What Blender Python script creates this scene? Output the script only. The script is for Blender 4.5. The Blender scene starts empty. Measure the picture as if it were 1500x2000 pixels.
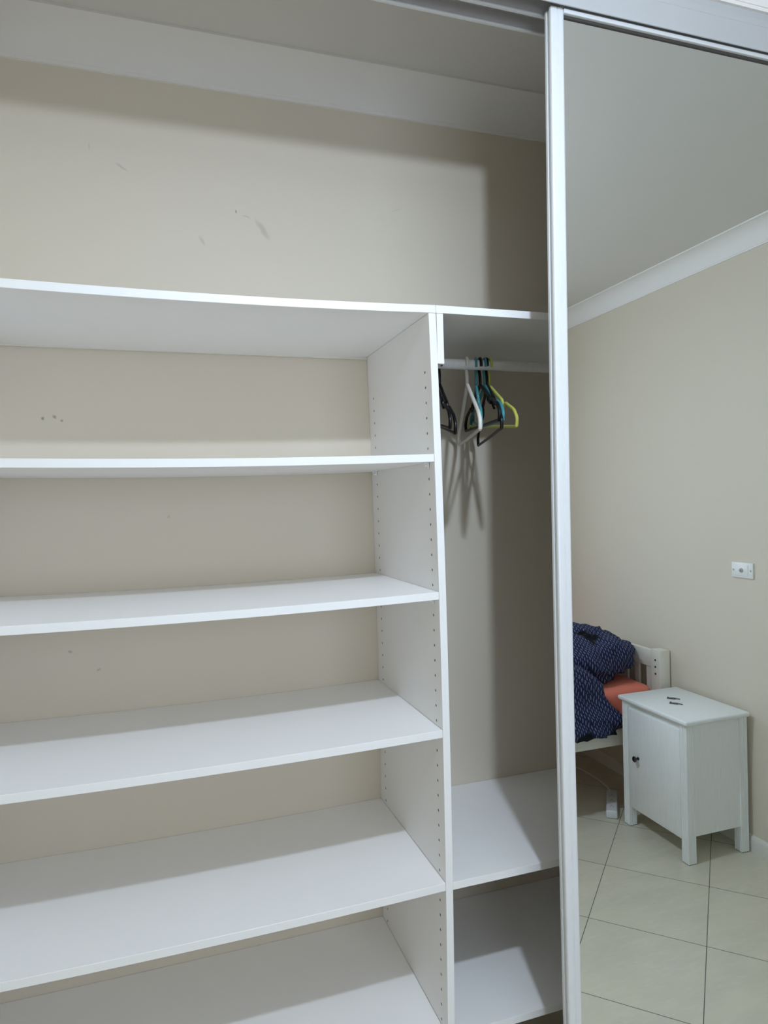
import bpy, bmesh, math, random
from mathutils import Vector, Matrix, noise

# ------------------------------------------------------------------ camera, light, exposure
S = bpy.context.scene
COL = S.collection
Z0 = 1.8489                       # floor level below the first drilled hole
cam_d = bpy.data.cameras.new('camera'); cam = bpy.data.objects.new('camera', cam_d); COL.objects.link(cam)
YAW, PIT, ROL = (math.radians(a) for a in (-18.2138, -0.9404, -1.6563))
fw = Vector((-math.sin(YAW)*math.cos(PIT), math.cos(YAW)*math.cos(PIT), math.sin(PIT)))
rt = Vector((math.cos(YAW), math.sin(YAW), 0)); up = rt.cross(fw)
rt2 = rt*math.cos(ROL) + up*math.sin(ROL); up2 = rt2.cross(fw)
M = Matrix((rt2, up2, -fw)).transposed().to_4x4(); M.translation = Vector((-.5382, -1.2952, -.2672+Z0))
cam.matrix_world = M
cam_d.lens = 1324.3195/2000*36; cam_d.sensor_width = 36; cam_d.clip_start = .02
S.camera = cam

S.view_settings.view_transform = 'Standard'; S.view_settings.look = 'None'
S.view_settings.gamma = 1; S.view_settings.use_curve_mapping = False
S.view_settings.exposure = 0.25

w = bpy.data.worlds.new('world'); S.world = w; w.use_nodes = True
w.node_tree.nodes['Background'].inputs[0].default_value = (.8, .87, 1, 1)
w.node_tree.nodes['Background'].inputs[1].default_value = 0.3

ld = bpy.data.lights.new('ceiling_lamp', 'POINT'); lamp = bpy.data.objects.new('ceiling_lamp', ld); COL.objects.link(lamp)
lamp.location = (-.075, -1.17, .70+Z0); ld.energy = 25.5; ld.color = (.695, .828, 1.0); ld.shadow_soft_size = .032

dd = bpy.data.lights.new('ceiling_lamp_down_fill', 'AREA'); dl = bpy.data.objects.new('ceiling_lamp_down_fill', dd); COL.objects.link(dl)
dd.shape = 'DISK'; dd.size = .062; dd.energy = 9.5; dd.color = ld.color; dl.location = lamp.location    # added disk at the lamp, pointing down to brighten low surfaces
wd = bpy.data.lights.new('shelf_fill_light', 'AREA'); wl = bpy.data.objects.new('shelf_fill_light', wd); COL.objects.link(wl)
wd.shape = 'RECTANGLE'; wd.size = 1.46; wd.size_y = 1.16; wd.energy = 18; wd.color = (.73, .85, 1.0)
wl.location = (.20, -2.835, 1.60); wl.rotation_euler = (math.radians(90), 0, 0)     # fill added for the dark shelf cells, in the added window, shines +y
wl.matrix_world = Matrix.Translation(wl.location) @ Matrix(((1,0,0,0),(0,0,-1,0),(0,1,0,0),(0,0,0,1)))

S.cycles.max_bounces = 12; S.cycles.diffuse_bounces = 8; S.cycles.glossy_bounces = 6
S.cycles.sample_clamp_indirect = 6

# ------------------------------------------------------------------ materials
def srgb(r, g, b):
    f = lambda c: (c/255/12.92) if c/255 <= .04045 else ((c/255+.055)/1.055)**2.4
    return (f(r), f(g), f(b), 1)

class NT:
    def __init__(s, name):
        s.m = bpy.data.materials.new(name); s.m.use_nodes = True; s.t = s.m.node_tree
        s.b = s.t.nodes['Principled BSDF']
    def n(s, ty, **kw):
        x = s.t.nodes.new(ty)
        for k, v in kw.items(): setattr(x, k, v)
        return x
    def l(s, a, b): s.t.links.new(a, b)
    def math(s, op, a, b=None, c=None):
        x = s.n('ShaderNodeMath', operation=op)
        for i, v in enumerate((a, b, c)):
            if v is None: continue
            if isinstance(v, (int, float)): x.inputs[i].default_value = v
            else: s.l(v, x.inputs[i])
        return x.outputs[0]
    def mix(s, f, a, b):
        x = s.n('ShaderNodeMix', data_type='RGBA')
        for i, v in ((0, f), (6, a), (7, b)):
            if isinstance(v, (int, float, tuple)): x.inputs[i].default_value = v
            else: s.l(v, x.inputs[i])
        return x.outputs[2]
    def obj(s): return s.n('ShaderNodeTexCoord').outputs['Object']
    def noise(s, scale, detail=3, vec=None, rough=.5):
        x = s.n('ShaderNodeTexNoise'); x.inputs['Scale'].default_value = scale
        x.inputs['Detail'].default_value = detail; x.inputs['Roughness'].default_value = rough
        if vec is not None: s.l(vec, x.inputs['Vector'])
        return x.outputs[0]
    def ramp(s, f, a, b):
        x = s.n('ShaderNodeMapRange'); s.l(f, x.inputs[0]); x.inputs[1].default_value = a; x.inputs[2].default_value = b
        return x.outputs[0]
    def bump(s, h, strength, dist=.002):
        x = s.n('ShaderNodeBump'); x.inputs['Strength'].default_value = strength; x.inputs['Distance'].default_value = dist
        s.l(h, x.inputs['Height']); s.l(x.outputs[0], s.b.inputs['Normal'])

def mat(name, col, rough=.5, spec=.5, metal=0, var=.04, scale=8, bump=0, bscale=300):
    m = NT(name); o = m.obj()
    c2 = tuple(c*(1-var) for c in col[:3])+(1,)
    c1 = tuple(min(1, c*(1+var*.5)) for c in col[:3])+(1,)
    m.l(m.mix(m.noise(scale, 3, o), c1, c2), m.b.inputs['Base Color'])
    m.b.inputs['Roughness'].default_value = rough; m.b.inputs['Specular IOR Level'].default_value = spec
    m.b.inputs['Metallic'].default_value = metal
    if bump: m.bump(m.noise(bscale, 2, o), bump)
    return m.m

WALLC = (.685, .622, .515, 1)
m_wall = mat('wall_paint', WALLC, .75, .25, var=.03, scale=2.5, bump=.06, bscale=120)
m_ceil = mat('ceiling_paint', (.70, .68, .64, 1), .9, .2, var=.02, bump=.05, bscale=90)
m_cove = mat('cornice_paint', (.84, .82, .79, 1), .7, .3, var=.02, bump=.05, bscale=60)
m_mel = mat('white_melamine', (.90, .89, .88, 1), .42, .4, var=.02, scale=14)
m_edge = mat('white_edge_strip', (.88, .88, .87, 1), .38, .45, var=.015, scale=20)
m_alu = mat('white_powder_coat', (.72, .735, .745, 1), .32, .5, var=.004, scale=3)
m_track = mat('track_aluminium', (.62, .61, .62, 1), .35, .5, metal=.25, var=.05, scale=40)
m_rail = mat('hanging_rail_enamel', (.84, .83, .82, 1), .35, .5, var=.12, scale=120)
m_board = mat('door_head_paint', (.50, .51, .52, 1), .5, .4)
m_skirt = mat('skirting_paint', (.72, .70, .64, 1), .5, .4)
m_clip = mat('translucent_pin_plastic', (.90, .91, .92, 1), .3, .4)
m_black = mat('black_hanger_plastic', (.004, .004, .005, 1), .38, .3, var=.1)
m_cream = mat('cream_hanger_plastic', (.74, .71, .64, 1), .38, .5)
m_teal = mat('teal_hanger_plastic', (.055, .27, .31, 1), .35, .5)
m_lime = mat('lime_hanger_plastic', (.60, .62, .13, 1), .38, .5)
m_knob = mat('black_knob_metal', (.010, .010, .012, 1), .35, .5)
m_coral = mat('coral_cotton', (.80, .235, .165, 1), .85, .2, var=.06, scale=10, bump=.15, bscale=60)
m_bed = mat('cream_bed_paint', (.74, .71, .62, 1), .5, .4)
m_bolt = mat('dark_bolt', (.05, .045, .04, 1), .5)
m_plate = mat('switch_plate_plastic', (.82, .82, .80, 1), .3, .5)
m_grey = mat('switch_insert_grey', (.42, .42, .42, 1), .4, .5)
m_strip = mat('power_strip_plastic', (.70, .72, .73, 1), .4, .5)
m_dark = mat('dark_clip_metal', (.10, .09, .08, 1), .45, .5)
m_line = mat('joint_shadow_gap', (.25, .24, .23, 1), .8)

def wall_back_mat():
    m = NT('wardrobe_wall_paint'); o = m.obj()
    base = m.mix(m.noise(2.2, 3, o), (.71, .642, .535, 1), (.685, .62, .52, 1))
    sep = m.n('ShaderNodeSeparateXYZ'); m.l(o, sep.inputs[0]); X, Z = sep.outputs[0], sep.outputs[2]
    nz = m.math('MULTIPLY', m.math('SUBTRACT', m.noise(35, 3, o), .5), .02)
    tot = None
    for (cx, cz, rx, rz, a, st) in [(-.335, .4675, .002, .005, .1, .8), (-.27, .43, .009, .035, .6, .25), (-.31, .455, .012, .004, -.3, .22),
          (-.60, .545, .020, .003, -.6, .25), (-.42, .39, .006, .016, .5, .2), (-.67, .585, .002, .014, 0, .2),
          (-.79, -.052, .004, .004, 0, .7), (-.765, -.050, .006, .004, -.7, .6), (-.75, -.058, .004, .004, 0, .6),
          (-.75, -.60, .006, .004, 0, .4), (-.69, -.645, .007, .003, .6, .35), (-.52, -.29, .004, .006, 0, .2), (.09, .515, .02, .002, .2, .15)]:
        cz += Z0
        dx = m.math('SUBTRACT', X, cx); dz = m.math('SUBTRACT', m.math('ADD', Z, nz), cz)
        u = m.math('ADD', m.math('MULTIPLY', dx, math.cos(a)), m.math('MULTIPLY', dz, math.sin(a)))
        v = m.math('SUBTRACT', m.math('MULTIPLY', dz, math.cos(a)), m.math('MULTIPLY', dx, math.sin(a)))
        d = m.math('ADD', m.math('POWER', m.math('DIVIDE', u, rx), 2), m.math('POWER', m.math('DIVIDE', v, rz), 2))
        f = m.math('MULTIPLY', m.math('SUBTRACT', 1, m.math('MINIMUM', d, 1)), st)
        tot = f if tot is None else m.math('MAXIMUM', tot, f)
    m.l(m.mix(tot, base, (.16, .15, .14, 1)), m.b.inputs['Base Color'])
    m.b.inputs['Roughness'].default_value = .7; m.b.inputs['Specular IOR Level'].default_value = .25
    m.bump(m.noise(110, 2, o), .06)
    return m.m
m_wallback = wall_back_mat()

def panel_hole_mat():
    m = NT('drilled_melamine'); o = m.obj()
    sep = m.n('ShaderNodeSeparateXYZ'); m.l(o, sep.inputs[0]); Y, Z = sep.outputs[1], sep.outputs[2]
    zz = m.math('SUBTRACT', Z, Z0)
    fz = m.math('SUBTRACT', m.math('FRACT', m.math('ADD', m.math('DIVIDE', zz, .032), 100.5)), .5)
    fz = m.math('MULTIPLY', fz, .032)
    ok = m.math('LESS_THAN', zz, .010)
    d = None
    for y0 in (.0337, .3952):
        dy = m.math('SUBTRACT', Y, y0)
        q = m.math('ADD', m.math('MULTIPLY', dy, dy), m.math('MULTIPLY', fz, fz))
        d = q if d is None else m.math('MINIMUM', d, q)
    hole = m.math('MULTIPLY', m.math('LESS_THAN', d, .0029**2), ok)
    base = m.mix(m.noise(14, 3, o), (.90, .89, .88, 1), (.885, .875, .865, 1))
    m.l(m.mix(hole, base, (.09, .085, .07, 1)), m.b.inputs['Base Color'])
    m.b.inputs['Roughness'].default_value = .45; m.b.inputs['Specular IOR Level'].default_value = .4
    return m.m
m_holes = panel_hole_mat()

def tile_mat():
    m = NT('polished_floor_tiles'); o = m.obj()
    sep = m.n('ShaderNodeSeparateXYZ'); m.l(o, sep.inputs[0]); X, Y = sep.outputs[0], sep.outputs[1]
    r2 = 2**.5
    u = m.math('SUBTRACT', m.math('DIVIDE', m.math('ADD', X, Y), r2), .0469-.288/r2)
    v = m.math('SUBTRACT', m.math('DIVIDE', m.math('SUBTRACT', X, Y), r2), 1.6716+.288/r2)
    cells = []; dist = None
    for q in (u, v):
        k = m.math('DIVIDE', q, .4)
        cells.append(m.math('ROUND', m.math('ADD', k, .5)))
        dd = m.math('ABSOLUTE', m.math('SUBTRACT', m.math('FRACT', m.math('ADD', k, 100.5)), .5))
        dist = dd if dist is None else m.math('MINIMUM', dist, dd)
    grout = m.math('LESS_THAN', dist, .0013/.4)
    cmb = m.n('ShaderNodeCombineXYZ'); m.l(cells[0], cmb.inputs[0]); m.l(cells[1], cmb.inputs[1])
    wn = m.n('ShaderNodeTexWhiteNoise'); m.l(cmb.outputs[0], wn.inputs[0])
    off = m.n('ShaderNodeVectorMath', operation='MULTIPLY_ADD'); m.l(wn.outputs[1], off.inputs[0]); off.inputs[1].default_value = (9, 9, 9); m.l(o, off.inputs[2])
    st = m.n('ShaderNodeMapping'); m.l(off.outputs[0], st.inputs[0]); st.inputs['Rotation'].default_value = (0, 0, .6); st.inputs['Scale'].default_value = (1, 3.2, 1)
    n1 = m.ramp(m.noise(3.0, 6, st.outputs[0], .62), .35, .65)
    n2 = m.ramp(m.noise(14, 5, st.outputs[0], .7), .5, .72)
    c = m.mix(n1, (.66, .62, .49, 1), (.60, .57, .46, 1))
    c = m.mix(m.math('MULTIPLY', n2, .35), c, (.74, .71, .60, 1))
    m.l(m.mix(grout, c, (.085, .08, .07, 1)), m.b.inputs['Base Color'])
    m.b.inputs['Specular IOR Level'].default_value = .5
    m.l(m.math('ADD', .22, m.math('MULTIPLY', grout, .6)), m.b.inputs['Roughness'])
    m.bump(m.math('SUBTRACT', 1, grout), .3, .001)
    return m.m
m_tile = tile_mat()

def mirror_mat():
    m = NT('mirror_silvering')
    m.b.inputs['Metallic'].default_value = 1; m.b.inputs['Roughness'].default_value = 0
    m.b.inputs['Base Color'].default_value = (.84, .87, .865, 1)
    return m.m
m_mirror = mirror_mat()

def paint_wood():
    m = NT('brushed_white_paint'); o = m.obj()
    mp = m.n('ShaderNodeMapping'); m.l(o, mp.inputs[0]); mp.inputs['Scale'].default_value = (60, 60, 3)
    s1 = m.ramp(m.noise(4, 4, mp.outputs[0], .6), .4, .75)
    n2 = m.ramp(m.noise(26, 5, o, .7), .66, .76)
    c = m.mix(s1, (.86, .88, .88, 1), (.79, .815, .81, 1))
    c = m.mix(m.math('MULTIPLY', n2, .35), c, (.40, .37, .32, 1))
    m.l(c, m.b.inputs['Base Color']); m.b.inputs['Roughness'].default_value = .45
    m.bump(m.noise(4, 4, mp.outputs[0]), .12, .001)
    return m.m
m_night = paint_wood()

def duvet_mat():
    m = NT('navy_print_cotton')
    uv = m.n('ShaderNodeTexCoord').outputs['UV']
    sep = m.n('ShaderNodeSeparateXYZ'); m.l(uv, sep.inputs[0])
    wob = m.math('MULTIPLY', m.math('SUBTRACT', m.noise(9, 2, uv), .5), .03)
    a = m.math('DIVIDE', m.math('ADD', sep.outputs[0], wob), .0125)
    row = m.math('FLOOR', a)
    b = m.math('ADD', m.math('DIVIDE', sep.outputs[1], .028), m.math('MULTIPLY', row, .5))
    fa = m.math('ABSOLUTE', m.math('SUBTRACT', m.math('FRACT', a), .5))
    fb = m.math('ABSOLUTE', m.math('SUBTRACT', m.math('FRACT', b), .5))
    q = m.math('ADD', m.math('POWER', m.math('DIVIDE', fa, .17), 2), m.math('POWER', m.math('DIVIDE', fb, .34), 2))
    dash = m.math('LESS_THAN', q, 1)
    big = m.ramp(m.noise(4.5, 2, uv), .60, .63)
    base = m.mix(m.noise(6, 2, uv), (.010, .016, .055, 1), (.016, .024, .075, 1))
    c = m.mix(m.math('MULTIPLY', dash, .8), base, (.25, .27, .42, 1))
    c = m.mix(big, c, (.004, .004, .008, 1))
    m.l(c, m.b.inputs['Base Color']); m.b.inputs['Roughness'].default_value = .8
    m.b.inputs['Specular IOR Level'].default_value = .25
    return m.m
m_duvet = duvet_mat()

# ------------------------------------------------------------------ mesh helpers
def link(name, bm, m, parent=None, smooth=False):
    bmesh.ops.recalc_face_normals(bm, faces=bm.faces)
    me = bpy.data.meshes.new(name); bm.to_mesh(me); bm.free()
    me.materials.append(m)
    if smooth:
        for p in me.polygons: p.use_smooth = True
        try: me.set_sharp_from_angle(angle=math.radians(35))
        except Exception: pass
    o = bpy.data.objects.new(name, me); COL.objects.link(o)
    if parent is not None:
        o.parent = parent; o.matrix_parent_inverse = Matrix.Translation(-Vector(parent.location))
    return o
def box(bm, x0, x1, y0, y1, z0, z1, bev=0, seg=2):
    r = bmesh.ops.create_cube(bm, size=1)
    for v in r['verts']:
        v.co = ((x0+x1)/2+v.co.x*abs(x1-x0), (y0+y1)/2+v.co.y*abs(y1-y0), (z0+z1)/2+v.co.z*abs(z1-z0))
    if bev:
        es = list({e for v in r['verts'] for e in v.link_edges})
        bmesh.ops.bevel(bm, geom=es, offset=bev, segments=seg, affect='EDGES', profile=.5)
    return bm
def nb(*a, **k): bm = bmesh.new(); return box(bm, *a, **k)
def tube(bm, pts, r, n=10, closed=False, rv=None):
    pts = [Vector(p) for p in pts]; N = len(pts); rings = []; prev = None
    for i, p in enumerate(pts):
        a = pts[(i-1) % N] if (closed or i > 0) else p
        b = pts[(i+1) % N] if (closed or i < N-1) else p
        t = (b-a).normalized()
        if prev is None:
            u = t.cross(Vector((0, 0, 1)));
            if u.length < .1: u = t.cross(Vector((1, 0, 0)))
            u.normalize()
        else:
            u = prev - t*prev.dot(t); u.normalize()
        prev = u; v = t.cross(u)
        ru, rw = rv if rv else (r, r)
        rings.append([bm.verts.new(p+u*math.cos(2*math.pi*k/n)*ru+v*math.sin(2*math.pi*k/n)*rw) for k in range(n)])
    for i in range(N if closed else N-1):
        A, B = rings[i], rings[(i+1) % N]
        for k in range(n): bm.faces.new((A[k], A[(k+1) % n], B[(k+1) % n], B[k]))
    if not closed:
        bm.faces.new(rings[0][::-1]); bm.faces.new(rings[-1])
    return bm
def smoothpath(P, r=.01, seg=5, closed=False):
    P = [Vector(p) for p in P]; out = []; N = len(P)
    for i in range(N):
        if not closed and i in (0, N-1): out.append(P[i]); continue
        a, b, c = P[i-1], P[i], P[(i+1) % N]
        d1 = min(r, (a-b).length*.45); d2 = min(r, (c-b).length*.45)
        p0 = b+(a-b).normalized()*d1; p2 = b+(c-b).normalized()*d2
        for k in range(seg+1):
            t = k/seg; out.append(p0*(1-t)**2+b*2*t*(1-t)+p2*t*t)
    return out
def prism(bm, prof, axis, a, b, off=None, n=1):
    """extrude closed 2D profile along axis ('x','y','z') from a to b; off(t)->(du,dv)"""
    rings = []
    for i in range(n+1):
        t = a+(b-a)*i/n; du, dv = off(t) if off else (0, 0); R = []
        for (p, q) in prof:
            p += du; q += dv
            R.append(bm.verts.new({'x': (t, p, q), 'y': (p, t, q), 'z': (p, q, t)}[axis]))
        rings.append(R)
    m = len(prof)
    for i in range(n):
        for k in range(m): bm.faces.new((rings[i][k], rings[i][(k+1) % m], rings[i+1][(k+1) % m], rings[i+1][k]))
    bm.faces.new(rings[0][::-1]); bm.faces.new(rings[-1])
    return bm
def lathe(bm, prof, org, axis):
    """prof: (dist along axis, radius)"""
    axis = Vector(axis).normalized(); u = axis.orthogonal().normalized(); v = axis.cross(u); rings = []
    for d, r in prof:
        rings.append([bm.verts.new(Vector(org)+axis*d+(u*math.cos(k*math.pi/8)+v*math.sin(k*math.pi/8))*max(r, 1e-5)) for k in range(16)])
    for A, B in zip(rings, rings[1:]):
        for k in range(16): bm.faces.new((A[k], A[(k+1) % 16], B[(k+1) % 16], B[k]))
    bm.faces.new(rings[0][::-1]); bm.faces.new(rings[-1])
    return bm
def tag(o, label=None, cat=None, group=None, kind=None):
    for k, v in (('label', label), ('category', cat), ('group', group), ('kind', kind)):
        if v: o[k] = v
    return o
def empty(name, loc, label, cat, group=None):
    o = bpy.data.objects.new(name, None); COL.objects.link(o); o.location = loc; o.empty_display_size = .05
    return tag(o, label, cat, group)
def struct(name, bm, m, label=None, smooth=False):
    o = link(name, bm, m, None, smooth); return tag(o, label, kind='structure')
Z = lambda z: z+Z0

# ------------------------------------------------------------------ room shell
XL, XR, YR, YF, YB, ZC = -2.03, 1.8864, -2.85, -.157, .438, .8467
H = Z(ZC)
def wallbox(*a):
    return nb(*a)
o = struct('floor', nb(XL-.1, XR+.1, YR-.1, YB+.1, -.08, 0), m_tile, 'beige polished floor tiles laid diagonally with dark grout')
o = struct('ceiling', nb(XL-.1, XR+.1, YR-.1, YB+.1, H, H+.08), m_ceil, 'plain off-white ceiling')
struct('wall_back', nb(-1.05, XR, YB, YB+.1, 0, H), m_wallback, 'beige scuffed wall at the back of the open wardrobe')
struct('wall_right', nb(XR, XR+.1, YR-.1, YB+.1, 0, H), m_wall, 'beige wall behind the bedside cabinet, seen in the mirror')
struct('wall_left', nb(XL-.1, XL, YR-.1, YF+.1, 0, H), m_wall, 'beige wall on the left of the room')
W0, W1 = -.55, .95
bm = nb(XL, W0, YR-.1, YR, 0, H); box(bm, W1, XR, YR-.1, YR, 0, H); box(bm, W0, W1, YR-.1, YR, 0, 1.0); box(bm, W0, W1, YR-.1, YR, 2.2, H)
struct('wall_rear', bm, m_wall, 'beige wall opposite the wardrobe, with the added window')
bm = bmesh.new()
for a in ((W0, W0+.05, 1.0, 2.2), (W1-.05, W1, 1.0, 2.2), (W0+.05, W1-.05, 1.0, 1.05), (W0+.05, W1-.05, 2.15, 2.2), (.18, .22, 1.05, 2.15)):
    box(bm, a[0], a[1], YR-.07, YR-.03, a[2], a[3], .003)
wn_ = struct('added_window_1', bm, m_alu, 'white framed window added out of view opposite the wardrobe for fill light')  # unseen window, added to hold the fill light
gl = mat('added_window_glass', (1, 1, 1, 1), 0, .5); gl.node_tree.nodes['Principled BSDF'].inputs['Transmission Weight'].default_value = 1
link('pane', nb(W0+.05, W1-.05, YR-.052, YR-.048, 1.05, 2.15), gl, wn_)
bm = nb(XL, -.96, YF, YF+.11, 0, H)
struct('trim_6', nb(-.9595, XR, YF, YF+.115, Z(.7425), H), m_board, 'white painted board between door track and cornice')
struct('wall_front', bm, m_wall, 'wall around and above the wardrobe opening')
struct('wall_side', nb(-1.05, -.95, YF+.11, YB, 0, H), m_wall, 'wardrobe side wall left of the shelves')

def cove(c, s):
    # profile in (h = distance from wall, z) : c = size
    P = [(0, -c), (.006, -c), (.006, -c+.008)]
    for k in range(9):
        a = math.pi/2*k/8
        P.append((.008+(c-.014)*(1-math.cos(a)), -c+.008+(c-.014)*math.sin(a)))
    P += [(c-.006, -.006), (c, -.006), (c, 0), (0, 0)]
    return [(s*h, z) for h, z in P]
CR = .0893
bm = bmesh.new(); prism(bm, [(YB+h, H+z) for h, z in cove(CR-.003, -1)], 'x', -.95, XR)
struct('trim_1', bm, m_cove, 'off-white coved cornice along the top of the wardrobe back wall', True)
bm = bmesh.new(); prism(bm, [(XR+h, H+z) for h, z in cove(CR, -1)], 'y', YR, YF)
struct('trim_2', bm, m_cove, 'white coved cornice above the wall with the socket, seen in the mirror', True)
bm = bmesh.new(); prism(bm, [(YF+h, H+z) for h, z in cove(CR, -1)], 'x', XL, XR)
struct('trim_3', bm, m_cove, 'white coved cornice above the wardrobe doors', True)
bm = bmesh.new(); prism(bm, [(YR+h, H+z) for h, z in cove(CR, 1)], 'x', XL, XR)
prism(bm, [(XL+h, H+z) for h, z in cove(CR, 1)], 'y', YR, YF)
struct('trim_4', bm, m_cove, 'white coved cornice along the rear and left walls', True)
sk = [(0, 0), (-.013, 0), (-.013, .052), (-.011, .060), (-.006, .067), (0, .069)]
bm = bmesh.new(); prism(bm, [(XR+h, z) for h, z in sk], 'y', YR, YF)
struct('baseboard_right', bm, m_skirt, 'cream skirting board along the foot of the right wall', True)
bm = bmesh.new(); prism(bm, [(YR-h, z) for h, z in sk], 'x', XL, XR-.013)
struct('baseboard_rear', bm, m_skirt, None, True)
bm = bmesh.new(); prism(bm, [(XL-h, z) for h, z in sk], 'y', YR+.013, YF)
struct('baseboard_left', bm, m_skirt, None, True)

# ------------------------------------------------------------------ sliding door head track
trk = empty('door_track', (.4, YF, Z(.68)), 'white double-channel sliding door track across the top of the wardrobe opening', 'door track')
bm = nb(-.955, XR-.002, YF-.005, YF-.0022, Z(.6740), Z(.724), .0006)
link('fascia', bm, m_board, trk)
bm = nb(-.955, XR-.002, YF-.002, -.052, Z(.7145), Z(.7185))
box(bm, -.955, XR-.002, -.1125, -.1095, Z(.684), Z(.715))
box(bm, -.955, XR-.002, -.0605, -.0580, Z(.688), Z(.715))
link('channel', bm, m_track, trk)
for y, z in ((-.111, .6825), (-.0593, .687)):
    link('lip', nb(-.955, XR-.002, y-.0035, y+.0035, Z(z-.0022), Z(z+.0022), .001), m_alu, trk)
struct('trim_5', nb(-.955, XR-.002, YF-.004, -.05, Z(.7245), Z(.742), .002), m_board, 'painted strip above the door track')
bt = link('floor_track', nb(-.945, XR-.002, YF, -.052, 0.0005, .006, .001), m_alu)
tag(bt, 'low aluminium door track on the floor under the mirrored sliding door', 'door track')

# ------------------------------------------------------------------ mirrored sliding door
def sdoor(x0, x1, yf, label, name, bow=True):
    d = empty(name, (x0, yf+.012, .008), label, 'door')
    def off(z):
        t = max(0, z-Z0+.7)/1.33
        return ((.0135*t**1.5 if bow else 0), 0)
    W = .0305
    for k, (xa, sgn) in enumerate(((x0, 1), (x1, -1))):
        # fluted extrusion profile, front face towards -y
        P = [(0, .022), (0, .0165), (.0035, .0160), (.0035, .0070), (0, .0065), (0, .0035), (.0012, .0008), (.004, 0)]
        P += [(.0130, -.0004), (.0150, .0016), (.0170, -.0004), (.0265, 0), (W, .003), (W, .007), (W-.006, .009), (W-.006, .022)]
        bm = bmesh.new(); prism(bm, [(xa+sgn*p, yf+q) for p, q in P], 'z', .009, Z(.6765), off if k == 0 else None, 24)
        link('stile', bm, m_alu, d)
    link('mirror', nb(x0+.02, x1-.02, yf+.0062, yf+.010, .03, Z(.667)), m_mirror, d)
    link('backing_board', nb(x0+.02, x1-.02, yf+.0102, yf+.015, .03, Z(.667)), m_grey, d)
    link('top_rail', nb(x0+W-.001 + (.013 if bow else 0), x1-W+.001, yf-.0028, yf+.022, Z(.6665), Z(.6755), .0012), m_alu, d)
    link('dark_strip', nb(x0+W-.001 + (.013 if bow else 0), x1-W+.001, yf+.0035, yf+.0062, Z(.6615), Z(.6665)), m_bolt, d)  # thin dark strip along the mirror's top edge
    link('light_stop_plate', nb(x0+W+.014, x1-W-.001, yf+.011, yf+.014, Z(.675), Z(.7135)), m_alu, d)  # unseen plate added to stop lamp light leaking over the door
    link('bottom_rail', nb(x0+W-.001, x1-W+.001, yf+.0005, yf+.022, .009, .036, .0015), m_alu, d)
    return d
sdoor(.1915, 1.165, -.150, 'mirrored sliding door with white ribbed stile, half covering the wardrobe', 'sliding_door')
sdoor(1.02, XR-.006, -.100, 'second mirrored sliding door behind the first, beyond its far edge', 'sliding_door', False)

# ------------------------------------------------------------------ shelving
TH = .016
ZT, S2, S3, S4, S5, S6 = .1327, -.1735, -.4589, -.7464, -1.0666, -1.3872
XLFT = -.93
def bow(z):
    return .003-.0065*((z+.6)/.72)**2
def sagboard(x0, x1, y0, y1, ztop, A, xr=None, bev=.0007):
    """shelf board that hangs A lower in the middle between x0 and x1"""
    n = 24; bm = bmesh.new(); prof = [(y0, -TH+.0006), (y0+.0006, -TH), (y1, -TH), (y1, 0), (y0+.0006, 0), (y0, -.0006)]
    rings = []
    for i in range(n+1):
        x = x0+(x1-x0)*i/n; u = (x-x0)/(x1-x0); dz = -4*A*u*(1-u)
        rings.append([bm.verts.new((x, p, Z(ztop)+q+dz)) for p, q in prof])
    m = len(prof)
    for i in range(n):
        for k in range(m): bm.faces.new((rings[i][k], rings[i][(k+1) % m], rings[i+1][(k+1) % m], rings[i+1][k]))
    bm.faces.new(rings[0][::-1]); bm.faces.new(rings[-1])
    return bm
def two_tone(o):
    """front edge strip takes the brighter edging"""
    o.data.materials.append(m_edge)
    for p in o.data.polygons:
        if p.normal.y < -.9 and p.center.y < .003: p.material_index = 1
    return o
unit = empty('shelving_unit', (-.45, .2, 0), 'white melamine shelving unit with five sagging shelves and drilled divider', 'shelving unit')
def off(z): return (bow(z-Z0), 0)
bm = bmesh.new()
P = [(.0, .0006), (.0006, 0), (.0154, 0), (.016, .0006), (.016, YB-.001), (0, YB-.001)]
prism(bm, P, 'z', .001, Z(ZT-TH-.0012), off, 40)
div = two_tone(link('divider_panel', bm, m_holes, unit, True)); div['label'] = 'upright panel with two rows of shelf-pin holes'
link('side_panel', nb(XLFT-.016, XLFT, .0, YB-.001, .001, Z(ZT-TH-.0005), .0006), m_mel, unit)
two_tone(link('top_shelf', sagboard(XLFT-.016, .0125, 0, YB-.001, ZT, .0072), m_mel, unit))
for z in (S2, S3, S4, S5, S6):
    sh = two_tone(link('shelf', sagboard(XLFT+.001, bow(z)-.0009, 0.0, YB-.001, z, .0058 if z > S6 else .002), m_mel, unit))
    if z == S6: continue
    for y in (.0337, .3952):
        for x, s in ((bow(z)-.0005, -1), (XLFT, 1)):
            bm = nb(x, x+s*.012, y-.006, y+.004, Z(z-TH-.0030), Z(z-TH-.0002), .0008)
            box(bm, x, x+s*.0035, y-.006, y+.004, Z(z-TH-.013), Z(z-TH-.001), .0012)
            tube(bm, [(x-s*.002, y, Z(z-TH-.006)), (x+s*.008, y, Z(z-TH-.006))], .0028, 8)
            link('shelf_pin', bm, m_clip, unit, True)
link('rear_batten', nb(XLFT, bow(ZT)-.001, YB-.006, YB-.001, Z(ZT-TH-.008), Z(ZT-TH-.0006)), m_bed, unit)

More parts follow.
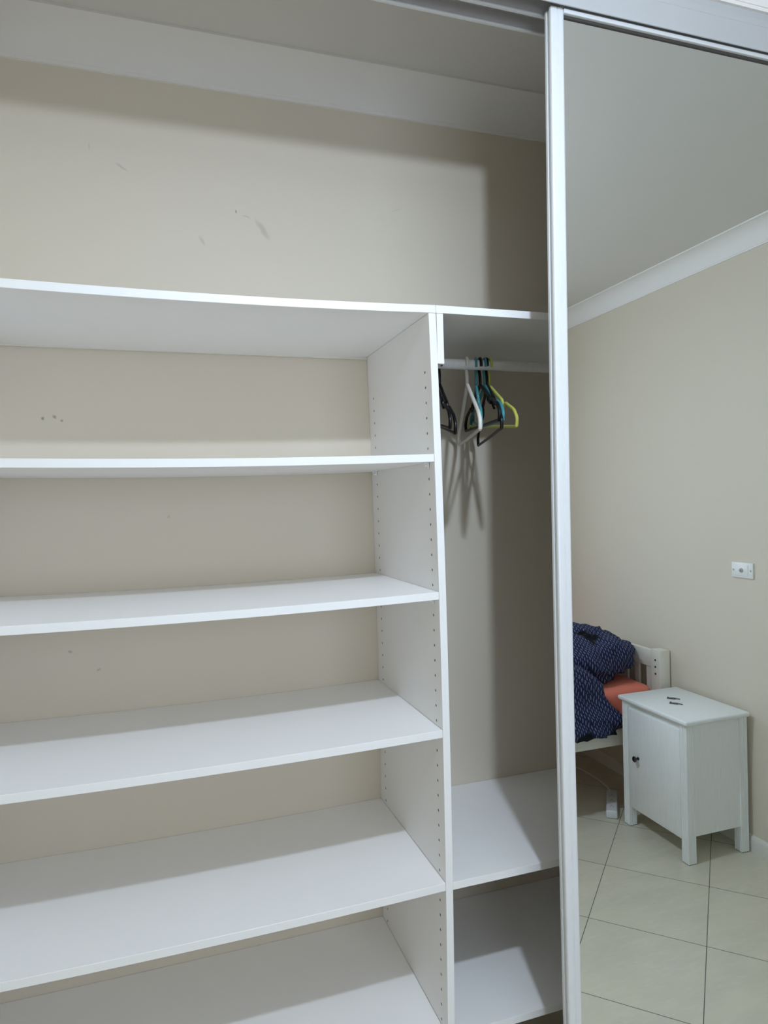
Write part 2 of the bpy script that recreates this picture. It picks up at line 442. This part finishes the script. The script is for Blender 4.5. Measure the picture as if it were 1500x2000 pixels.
hang = empty('hanging_unit', (.45, .2, 0), 'white melamine hanging section right of divider with rail and two low shelves', 'wardrobe unit')
XE = .93
two_tone(link('top_shelf', nb(.0133, XE, 0, YB-.001, Z(ZT-TH), Z(ZT), .0006), m_mel, hang))
link('rail_bracket', nb(.0142, .0288, 0, YB-.001, Z(.0125), Z(ZT-TH-.0008), .0006), m_edge, hang)
two_tone(link('shelf', nb(.0162, XE, 0, YB-.001, Z(S5-TH-.0015), Z(S5-.0015), .0006), m_mel, hang))
two_tone(link('shelf', nb(.0162, XE, 0, YB-.001, Z(S6-TH-.0015), Z(S6-.0015), .0006), m_mel, hang))
link('side_panel', nb(XE, XE+.016, 0, YB-.001, .001, Z(ZT), .0006), m_mel, hang)
RY, RZ = .22, .0603
bm = tube(bmesh.new(), [(.0285, RY, Z(RZ)), (XE, RY, Z(RZ))], .0125, 24)
link('hanging_rail', bm, m_rail, hang, True)
bm = tube(bmesh.new(), [(.0285, RY, Z(RZ)), (.034, RY, Z(RZ))], .018, 20)
link('rail_socket', bm, m_alu, hang, True)

# ------------------------------------------------------------------ clothes hangers
def hanger(xr, th, ph, wd, b, m, label, group, r=.0038, notch=True, flat=1.0):
    th, ph = math.radians(th), math.radians(ph)
    top = Vector((xr, RY, Z(RZ)+.0160))
    root = empty('clothes_hanger', top, label, 'hanger', group)
    def T(u, v):
        uu = u*math.cos(ph)+v*math.sin(ph); vv = -u*math.sin(ph)+v*math.cos(ph)
        return top+Vector((uu*math.sin(th), uu*math.cos(th), -vv))
    RV = (r*flat, r)
    R = .0158; hook = []
    for k in range(15):
        a = math.radians(200-k*200/14)     # from the front tip over the rail to the back
        hook.append(T(-R*math.cos(a)*-1 if False else R*math.cos(a), R-R*math.sin(a)))
    hook += [T(R*.8, R+.008), T(R*.25, R+.022), T(0, R+.032), T(0, .068)]
    link('hook', tube(bmesh.new(), smoothpath(hook, .006, 3), r*.95, 10), m, root, True)
    def side(s):
        P = [(0, .064)]
        if notch:
            P += [(s*wd*.50, .064+.040*b/.165), (s*wd*.52, .064+.053*b/.165), (s*wd*.58, .064+.056*b/.165), (s*wd*.60, .064+.046*b/.165)]
        P += [(s*wd*.90, b-.038), (s*wd*1.01, b-.018), (s*wd*.985, b)]
        return P
    fr = side(-1); bk = side(1)
    P = [T(*p) for p in fr[::-1]]+[T(*p) for p in bk[1:]]
    link('shoulder_frame', tube(bmesh.new(), smoothpath(P, .009, 4), r, 10), m, root, True)
    link('trouser_bar', tube(bmesh.new(), [T(*fr[-1]), T(0, b+.001), T(*bk[-1])], r*.9, 10), m, root, True)
    if notch:
        for s in (-1, 1):
            link('strap_hook', tube(bmesh.new(), smoothpath([T(s*wd*.40, .094*b/.165), T(s*wd*.42, .110*b/.165), T(s*wd*.50, .116*b/.165)], .004, 3), r*.8, 8), m, root, True)
    return root
G = 'clothes hangers on the wardrobe rail'
hanger(.114, 11.3, 12.2, .180, .165, m_black, 'black plastic hanger right beside the divider, outer of the close pair', G)
hanger(.104, 12.5, 10.0, .176, .160, m_black, 'black plastic hanger half hidden by the divider, inner of the close pair', G)
hanger(.184, 17.3, -1.0, .180, .195, m_cream, 'cream white plastic hanger hanging alone in the middle of the rail', G, r=.0046, notch=False)
hanger(.209, 23.0, 8.0, .180, .160, m_teal, 'teal plastic hanger closest behind the cream one', G, r=.0036)
hanger(.220, 13.2, 2.0, .179, .165, m_black, 'black plastic hanger between the two teal hangers', G, r=.004)
hanger(.233, 14.2, 2.9, .179, .163, m_teal, 'teal plastic hanger squeezed between black hangers, beside the lime one', G)
hanger(.238, 17.8, -1.7, .179, .195, m_black, 'black plastic hanger hanging lowest, with its bar below the others', G)
hanger(.247, 6.6, 6.6, .180, .165, m_lime, 'lime yellow plastic hanger, last on the right of the rail', G)

# ------------------------------------------------------------------ power outlet on right wall (seen in mirror)
yr = lambda v: -.288-v
so = empty('wall_socket', (XR, yr(1.0405), Z(-.6175)), 'white rectangular aerial socket plate on the beige wall above the bedside cabinet', 'wall socket')
link('plate', nb(XR-.008, XR-.0005, yr(1.0985), yr(.9835), Z(-.652), Z(-.583), .003), m_plate, so, True)
link('insert', nb(XR-.0100, XR-.0075, yr(1.0720), yr(1.0080), Z(-.641), Z(-.594), .001), m_plate, so, True)
yc = yr(1.043)
bm = lathe(bmesh.new(), [(0, .0095), (.004, .0095), (.005, .0085), (.0052, .004), (.011, .004), (.0115, .003)], (XR-.0095, yc, Z(-.6175)), (-1, 0, 0))
link('aerial_connector', bm, m_grey, so, True)
for dy in (-.046, .046):
    link('screw_cap', lathe(bmesh.new(), [(0, .004), (.0012, .004), (.002, .003)], (XR-.0080, yr(1.041)+dy, Z(-.6175)), (-1, 0, 0)), m_grey, so, True)

# ------------------------------------------------------------------ bedside cabinet
NX0, NX1, NY0, NY1, NH = 1.5195, 1.8664, yr(1.4483), yr(.9995), .6177
ns = empty('bedside_cabinet', ((NX0+NX1)/2, (NY0+NY1)/2, 0), 'white painted wooden bedside cabinet with one door and round black knob', 'bedside cabinet')
bm = nb(NX0, NX1, NY0, NY1, NH-.020, NH, .007, 3); link('table_top', bm, m_night, ns, True)
bx0, bx1, by0, by1 = NX0+.015, NX1-.006, NY0+.015, NY1-.015
L = .040
def flute(x0, y0):
    """square leg with shallow grooves on the faces towards -x and towards y ends"""
    P = []
    def edge(a, b, inward):
        a, b, inward = Vector(a), Vector(b), Vector(inward); out = []
        for t, d in ((0, .0), (.16, 0), (.20, .0022), (.26, .0022), (.30, 0), (.45, 0), (.49, .0022), (.55, .0022), (.59, 0), (.74, 0), (.78, .0022), (.84, .0022), (.88, 0)):
            out.append(a.lerp(b, t)+inward*d)
        return out
    c = [(x0, y0), (x0+L, y0), (x0+L, y0+L), (x0, y0+L)]
    ins = [(0, 1), (-1, 0), (0, -1), (1, 0)]
    for k in range(4): P += edge(c[k], c[(k+1) % 4], ins[k])
    return [(p.x, p.y) for p in P]
for x in (bx0, bx1-L):
    for y in (by0, by1-L):
        bm = bmesh.new(); prism(bm, flute(x, y), 'z', .003, NH-.0205)
        lg = link('leg', bm, m_night, ns)
        link('foot_glide', nb(x+.003, x+L-.003, y+.003, y+L-.003, 0, .0035), m_bolt, lg)
ZB = .103
for y0, y1 in ((by0+.006, by0+.020), (by1-.020, by1-.006)):
    link('side_panel', nb(bx0+L-.002, bx1-L+.002, y0, y1, ZB+.012, NH-.0205, .001), m_night, ns)
link('back_panel', nb(bx1-.014, bx1-.004, by0+L-.002, by1-L+.002, ZB, NH-.0205), m_night, ns)
link('bottom_panel', nb(bx0+.02, bx1-.012, by0+.018, by1-.018, ZB+.01, ZB+.024), m_night, ns)
link('top_rail', nb(bx0+.010, bx0+.026, by0+L-.002, by1-L+.002, NH-.058, NH-.0205, .001), m_night, ns)
dr = link('door', nb(bx0+.0005, bx0+.018, by0+L+.002, by1-L-.002, ZB-.006, NH-.052, .0025), m_night, ns, True)
bm = lathe(bmesh.new(), [(0, .0075), (.002, .0075), (.004, .0048), (.013, .0050), (.017, .0105), (.020, .0135), (.024, .0135), (.027, .010), (.0285, .004)], (bx0+.0005, yr(1.325), .348), (-1, 0, 0))
link('knob', bm, m_knob, dr, True)

def hairclip(x, y, rot, label):
    t = empty('hair_clip', (x, y, NH), label, 'hair clip', 'clips lying on the bedside cabinet')
    d = Vector((math.cos(rot), math.sin(rot), 0)); n = Vector((-d.y, d.x, 0)); c = Vector((x, y, NH))
    link('clip_arm', tube(bmesh.new(), [c-d*.026+Vector((0, 0, .0022)), c+Vector((0, 0, .0045)), c+d*.028+Vector((0, 0, .0020))], .003, 8, rv=(.0042, .0018)), m_dark, t, True)
    link('clip_arm', tube(bmesh.new(), [c-d*.026+n*.006+Vector((0, 0, .0020)), c+n*.010+Vector((0, 0, .0025)), c+d*.010+n*.004+Vector((0, 0, .002))], .002, 8), m_dark, t, True)
    link('hinge_pin', tube(bmesh.new(), [c-d*.024-n*.004+Vector((0, 0, .004)), c-d*.024+n*.011+Vector((0, 0, .004))], .0035, 8), m_dark, t, True)
hairclip(1.708, yr(1.285), .85, 'small dark metal clip on the bedside cabinet, the one nearer the bed')
hairclip(1.664, yr(1.218), .95, 'small dark metal clip on the bedside cabinet, the one nearer its front corner')

# ------------------------------------------------------------------ bed
BY0, BY1 = yr(1.50), yr(2.47)
bed = empty('bed_frame', (.9, (BY0+BY1)/2, 0), 'cream painted wooden bed frame with slatted headboard against the wall', 'bed')
PX0, PX1 = 1.818, 1.880
for y0, y1 in ((BY0-.070, BY0), (BY1, BY1+.070)):
    pst = link('headboard_post', nb(PX0, PX1, y0, y1, 0, .787, .004), m_bed, bed, True)
    for z in (.735, .70, .665, .52, .485):
        link('bolt', lathe(bmesh.new(), [(-.001, .0055), (.0012, .0055), (.0018, .004)], (PX0, (y0+y1)/2, z), (-1, 0, 0)), m_bolt, pst, True)
link('headboard_rail', nb(1.828, 1.852, BY1+.069, BY0-.069, .690, .778, .003), m_bed, bed, True)
link('headboard_rail', nb(1.828, 1.852, BY1+.069, BY0-.069, .36, .43, .003), m_bed, bed, True)
n = 9
for k in range(n):
    y = BY1+.07+(BY0-BY1-.14)*(k+.62)/n
    link('headboard_slat', nb(1.833, 1.847, y-.017, y+.017, .429, .691, .002), m_bed, bed)
for y in (BY0-.032, BY1+.006):
    link('side_rail', nb(-.14, PX0+.001, y, y+.026, .345, .425, .003), m_bed, bed, True)
for y0 in (BY0-.070, BY1):
    link('foot_post', nb(-.20, -.14, y0, y0+.07, 0, .45, .004), m_bed, bed, True)
link('foot_shade_panel', nb(-.182, -.158, BY1+.069, BY0-.069, .06, .43, .003), m_bed, bed, True)  # unseen foot panel, added to darken the space under the bed
for k in range(13):
    x = -.08+k*.15
    link('bed_slat', nb(x, x+.07, BY1+.032, BY0-.032, .385, .403, .002), m_bed, bed)
mt = empty('mattress', (.85, (BY0+BY1)/2, .404), 'thick mattress in a coral fitted sheet on the cream bed frame', 'mattress')
def cloth(o, amp, sc, seed=0):
    for v in o.data.vertices:
        p = v.co*sc+Vector((seed, seed*.7, 0))
        v.co += v.normal*(noise.noise(p)*amp)
bm = nb(-.12, 1.812, BY1+.034, BY0-.034, .404, .612, .042, 5)
bmesh.ops.subdivide_edges(bm, edges=[e for e in bm.edges if e.calc_length() > .15], cuts=12, use_grid_fill=True)
o = link('fitted_sheet', bm, m_coral, mt, True); cloth(o, .008, 7, 3)

# duvet: two puffed lobes with folds plus an added unseen one, one mesh
def lobe(bm, uvl, cen, rad, rotz=0, roty=0, e=.75, nu=72, nv=40, amp=.03, sc=6, seed=0, warp=None):
    R = Matrix.Rotation(rotz, 3, 'Z') @ Matrix.Rotation(roty, 3, 'Y'); g = []
    sg = lambda c, p: math.copysign(abs(c)**p, c)
    for j in range(nv+1):
        la = -math.pi/2+math.pi*j/nv; row = []
        for i in range(nu+1):
            lo = 2*math.pi*(i % nu)/nu
            d = Vector((sg(math.cos(la), e)*sg(math.cos(lo), e), sg(math.cos(la), e)*sg(math.sin(lo), e), sg(math.sin(la), e)))
            p = Vector((d.x*rad[0], d.y*rad[1], d.z*rad[2]))
            q = p*sc+Vector((seed, seed, seed))
            f = noise.noise(q)*amp+abs(noise.noise(q*2.3+Vector((5, 1, 2))))*amp*-.9+noise.noise(q*4.5)*amp*.25
            p += d.normalized()*f
            p = Vector(cen)+R @ p
            if warp: p = warp(p)
            row.append(bm.verts.new(p) if i < nu else row[0])
        g.append(row)
    for j in range(nv):
        for i in range(nu):
            vs = [g[j][i], g[j][i+1], g[j+1][i+1], g[j+1][i]]
            try: f = bm.faces.new(vs)
            except ValueError: continue
            f.smooth = True
            for lp, (a, b) in zip(f.loops, ((i, j), (i+1, j), (i+1, j+1), (i, j+1))):
                lp[uvl].uv = (lp.vert.co.x+.25*lp.vert.co.z, lp.vert.co.z-lp.vert.co.y)
bm = bmesh.new(); uvl = bm.loops.layers.uv.new('uv')
# upper heap against the headboard
lobe(bm, uvl, (1.34, yr(1.80), .775), (.50, .25, .155), rotz=.02, roty=.14, e=.72, amp=.065, sc=5.6, seed=2.2)
# lobe that spills over the near side of the bed
def drape(p):
    y = p.y; t = max(0, (.78-p.z)/.42)
    p.x += .32*min(1.1, t)
    return p
lobe(bm, uvl, (.36, yr(1.95), .655), (.60, .40, .075), e=.6, amp=.03, sc=5, seed=4.1)  # unseen lobe added over the sheet to cut its coral bounce light
lobe(bm, uvl, (1.07, BY0-.010, .603), (.30, .072, .205), rotz=0, e=.5, amp=.042, sc=8.0, seed=7.7, warp=drape)
me = bpy.data.meshes.new('duvet'); bm.normal_update(); bm.to_mesh(me); bm.free(); me.materials.append(m_duvet)
dv = bpy.data.objects.new('duvet', me); COL.objects.link(dv)
tag(dv, 'navy duvet with small pale dashes, heaped on the bed and hanging over its side', 'duvet')

# ------------------------------------------------------------------ power strip and lead under the bed
A, B = Vector((1.500, yr(1.485), 0)), Vector((1.650, yr(1.685), 0)); d = (B-A); Ls = d.length; d.normalize(); nn = Vector((-d.y, d.x, 0))
ps = empty('power_board', (A+B)/2, 'white power board lying on the floor tiles under the bed edge', 'power board')
bm = nb(0, Ls, -.027, .027, .0005, .040, .007, 3)
Mx = Matrix((d, nn, Vector((0, 0, 1)))).transposed().to_4x4(); Mx.translation = A
bmesh.ops.transform(bm, matrix=Mx, verts=bm.verts)
link('board_body', bm, m_strip, ps, True)
for k in range(3):
    bm = bmesh.new()
    for s, rr in ((-.008, .5), (.008, -.5), (0, 0)):
        c = Vector((.05+k*.062+(.012 if s == 0 else 0), s, 0))
        box(bm, c.x-.004, c.x+.004, c.y-.0012, c.y+.0012, .0400, .0405)
    bmesh.ops.transform(bm, matrix=Mx, verts=bm.verts)
    link('outlet_slots', bm, m_bolt, ps)
pt = [A+d*Ls+Vector((0, 0, .02)), (1.672, yr(1.72), .012), (1.70, yr(1.80), .006), (1.715, yr(1.92), .006), (1.71, yr(2.08), .006), (1.60, yr(2.22), .006), (1.35, yr(2.28), .006)]
link('power_lead', tube(bmesh.new(), smoothpath(pt, .06, 8), .0042, 8), m_strip, ps, True)
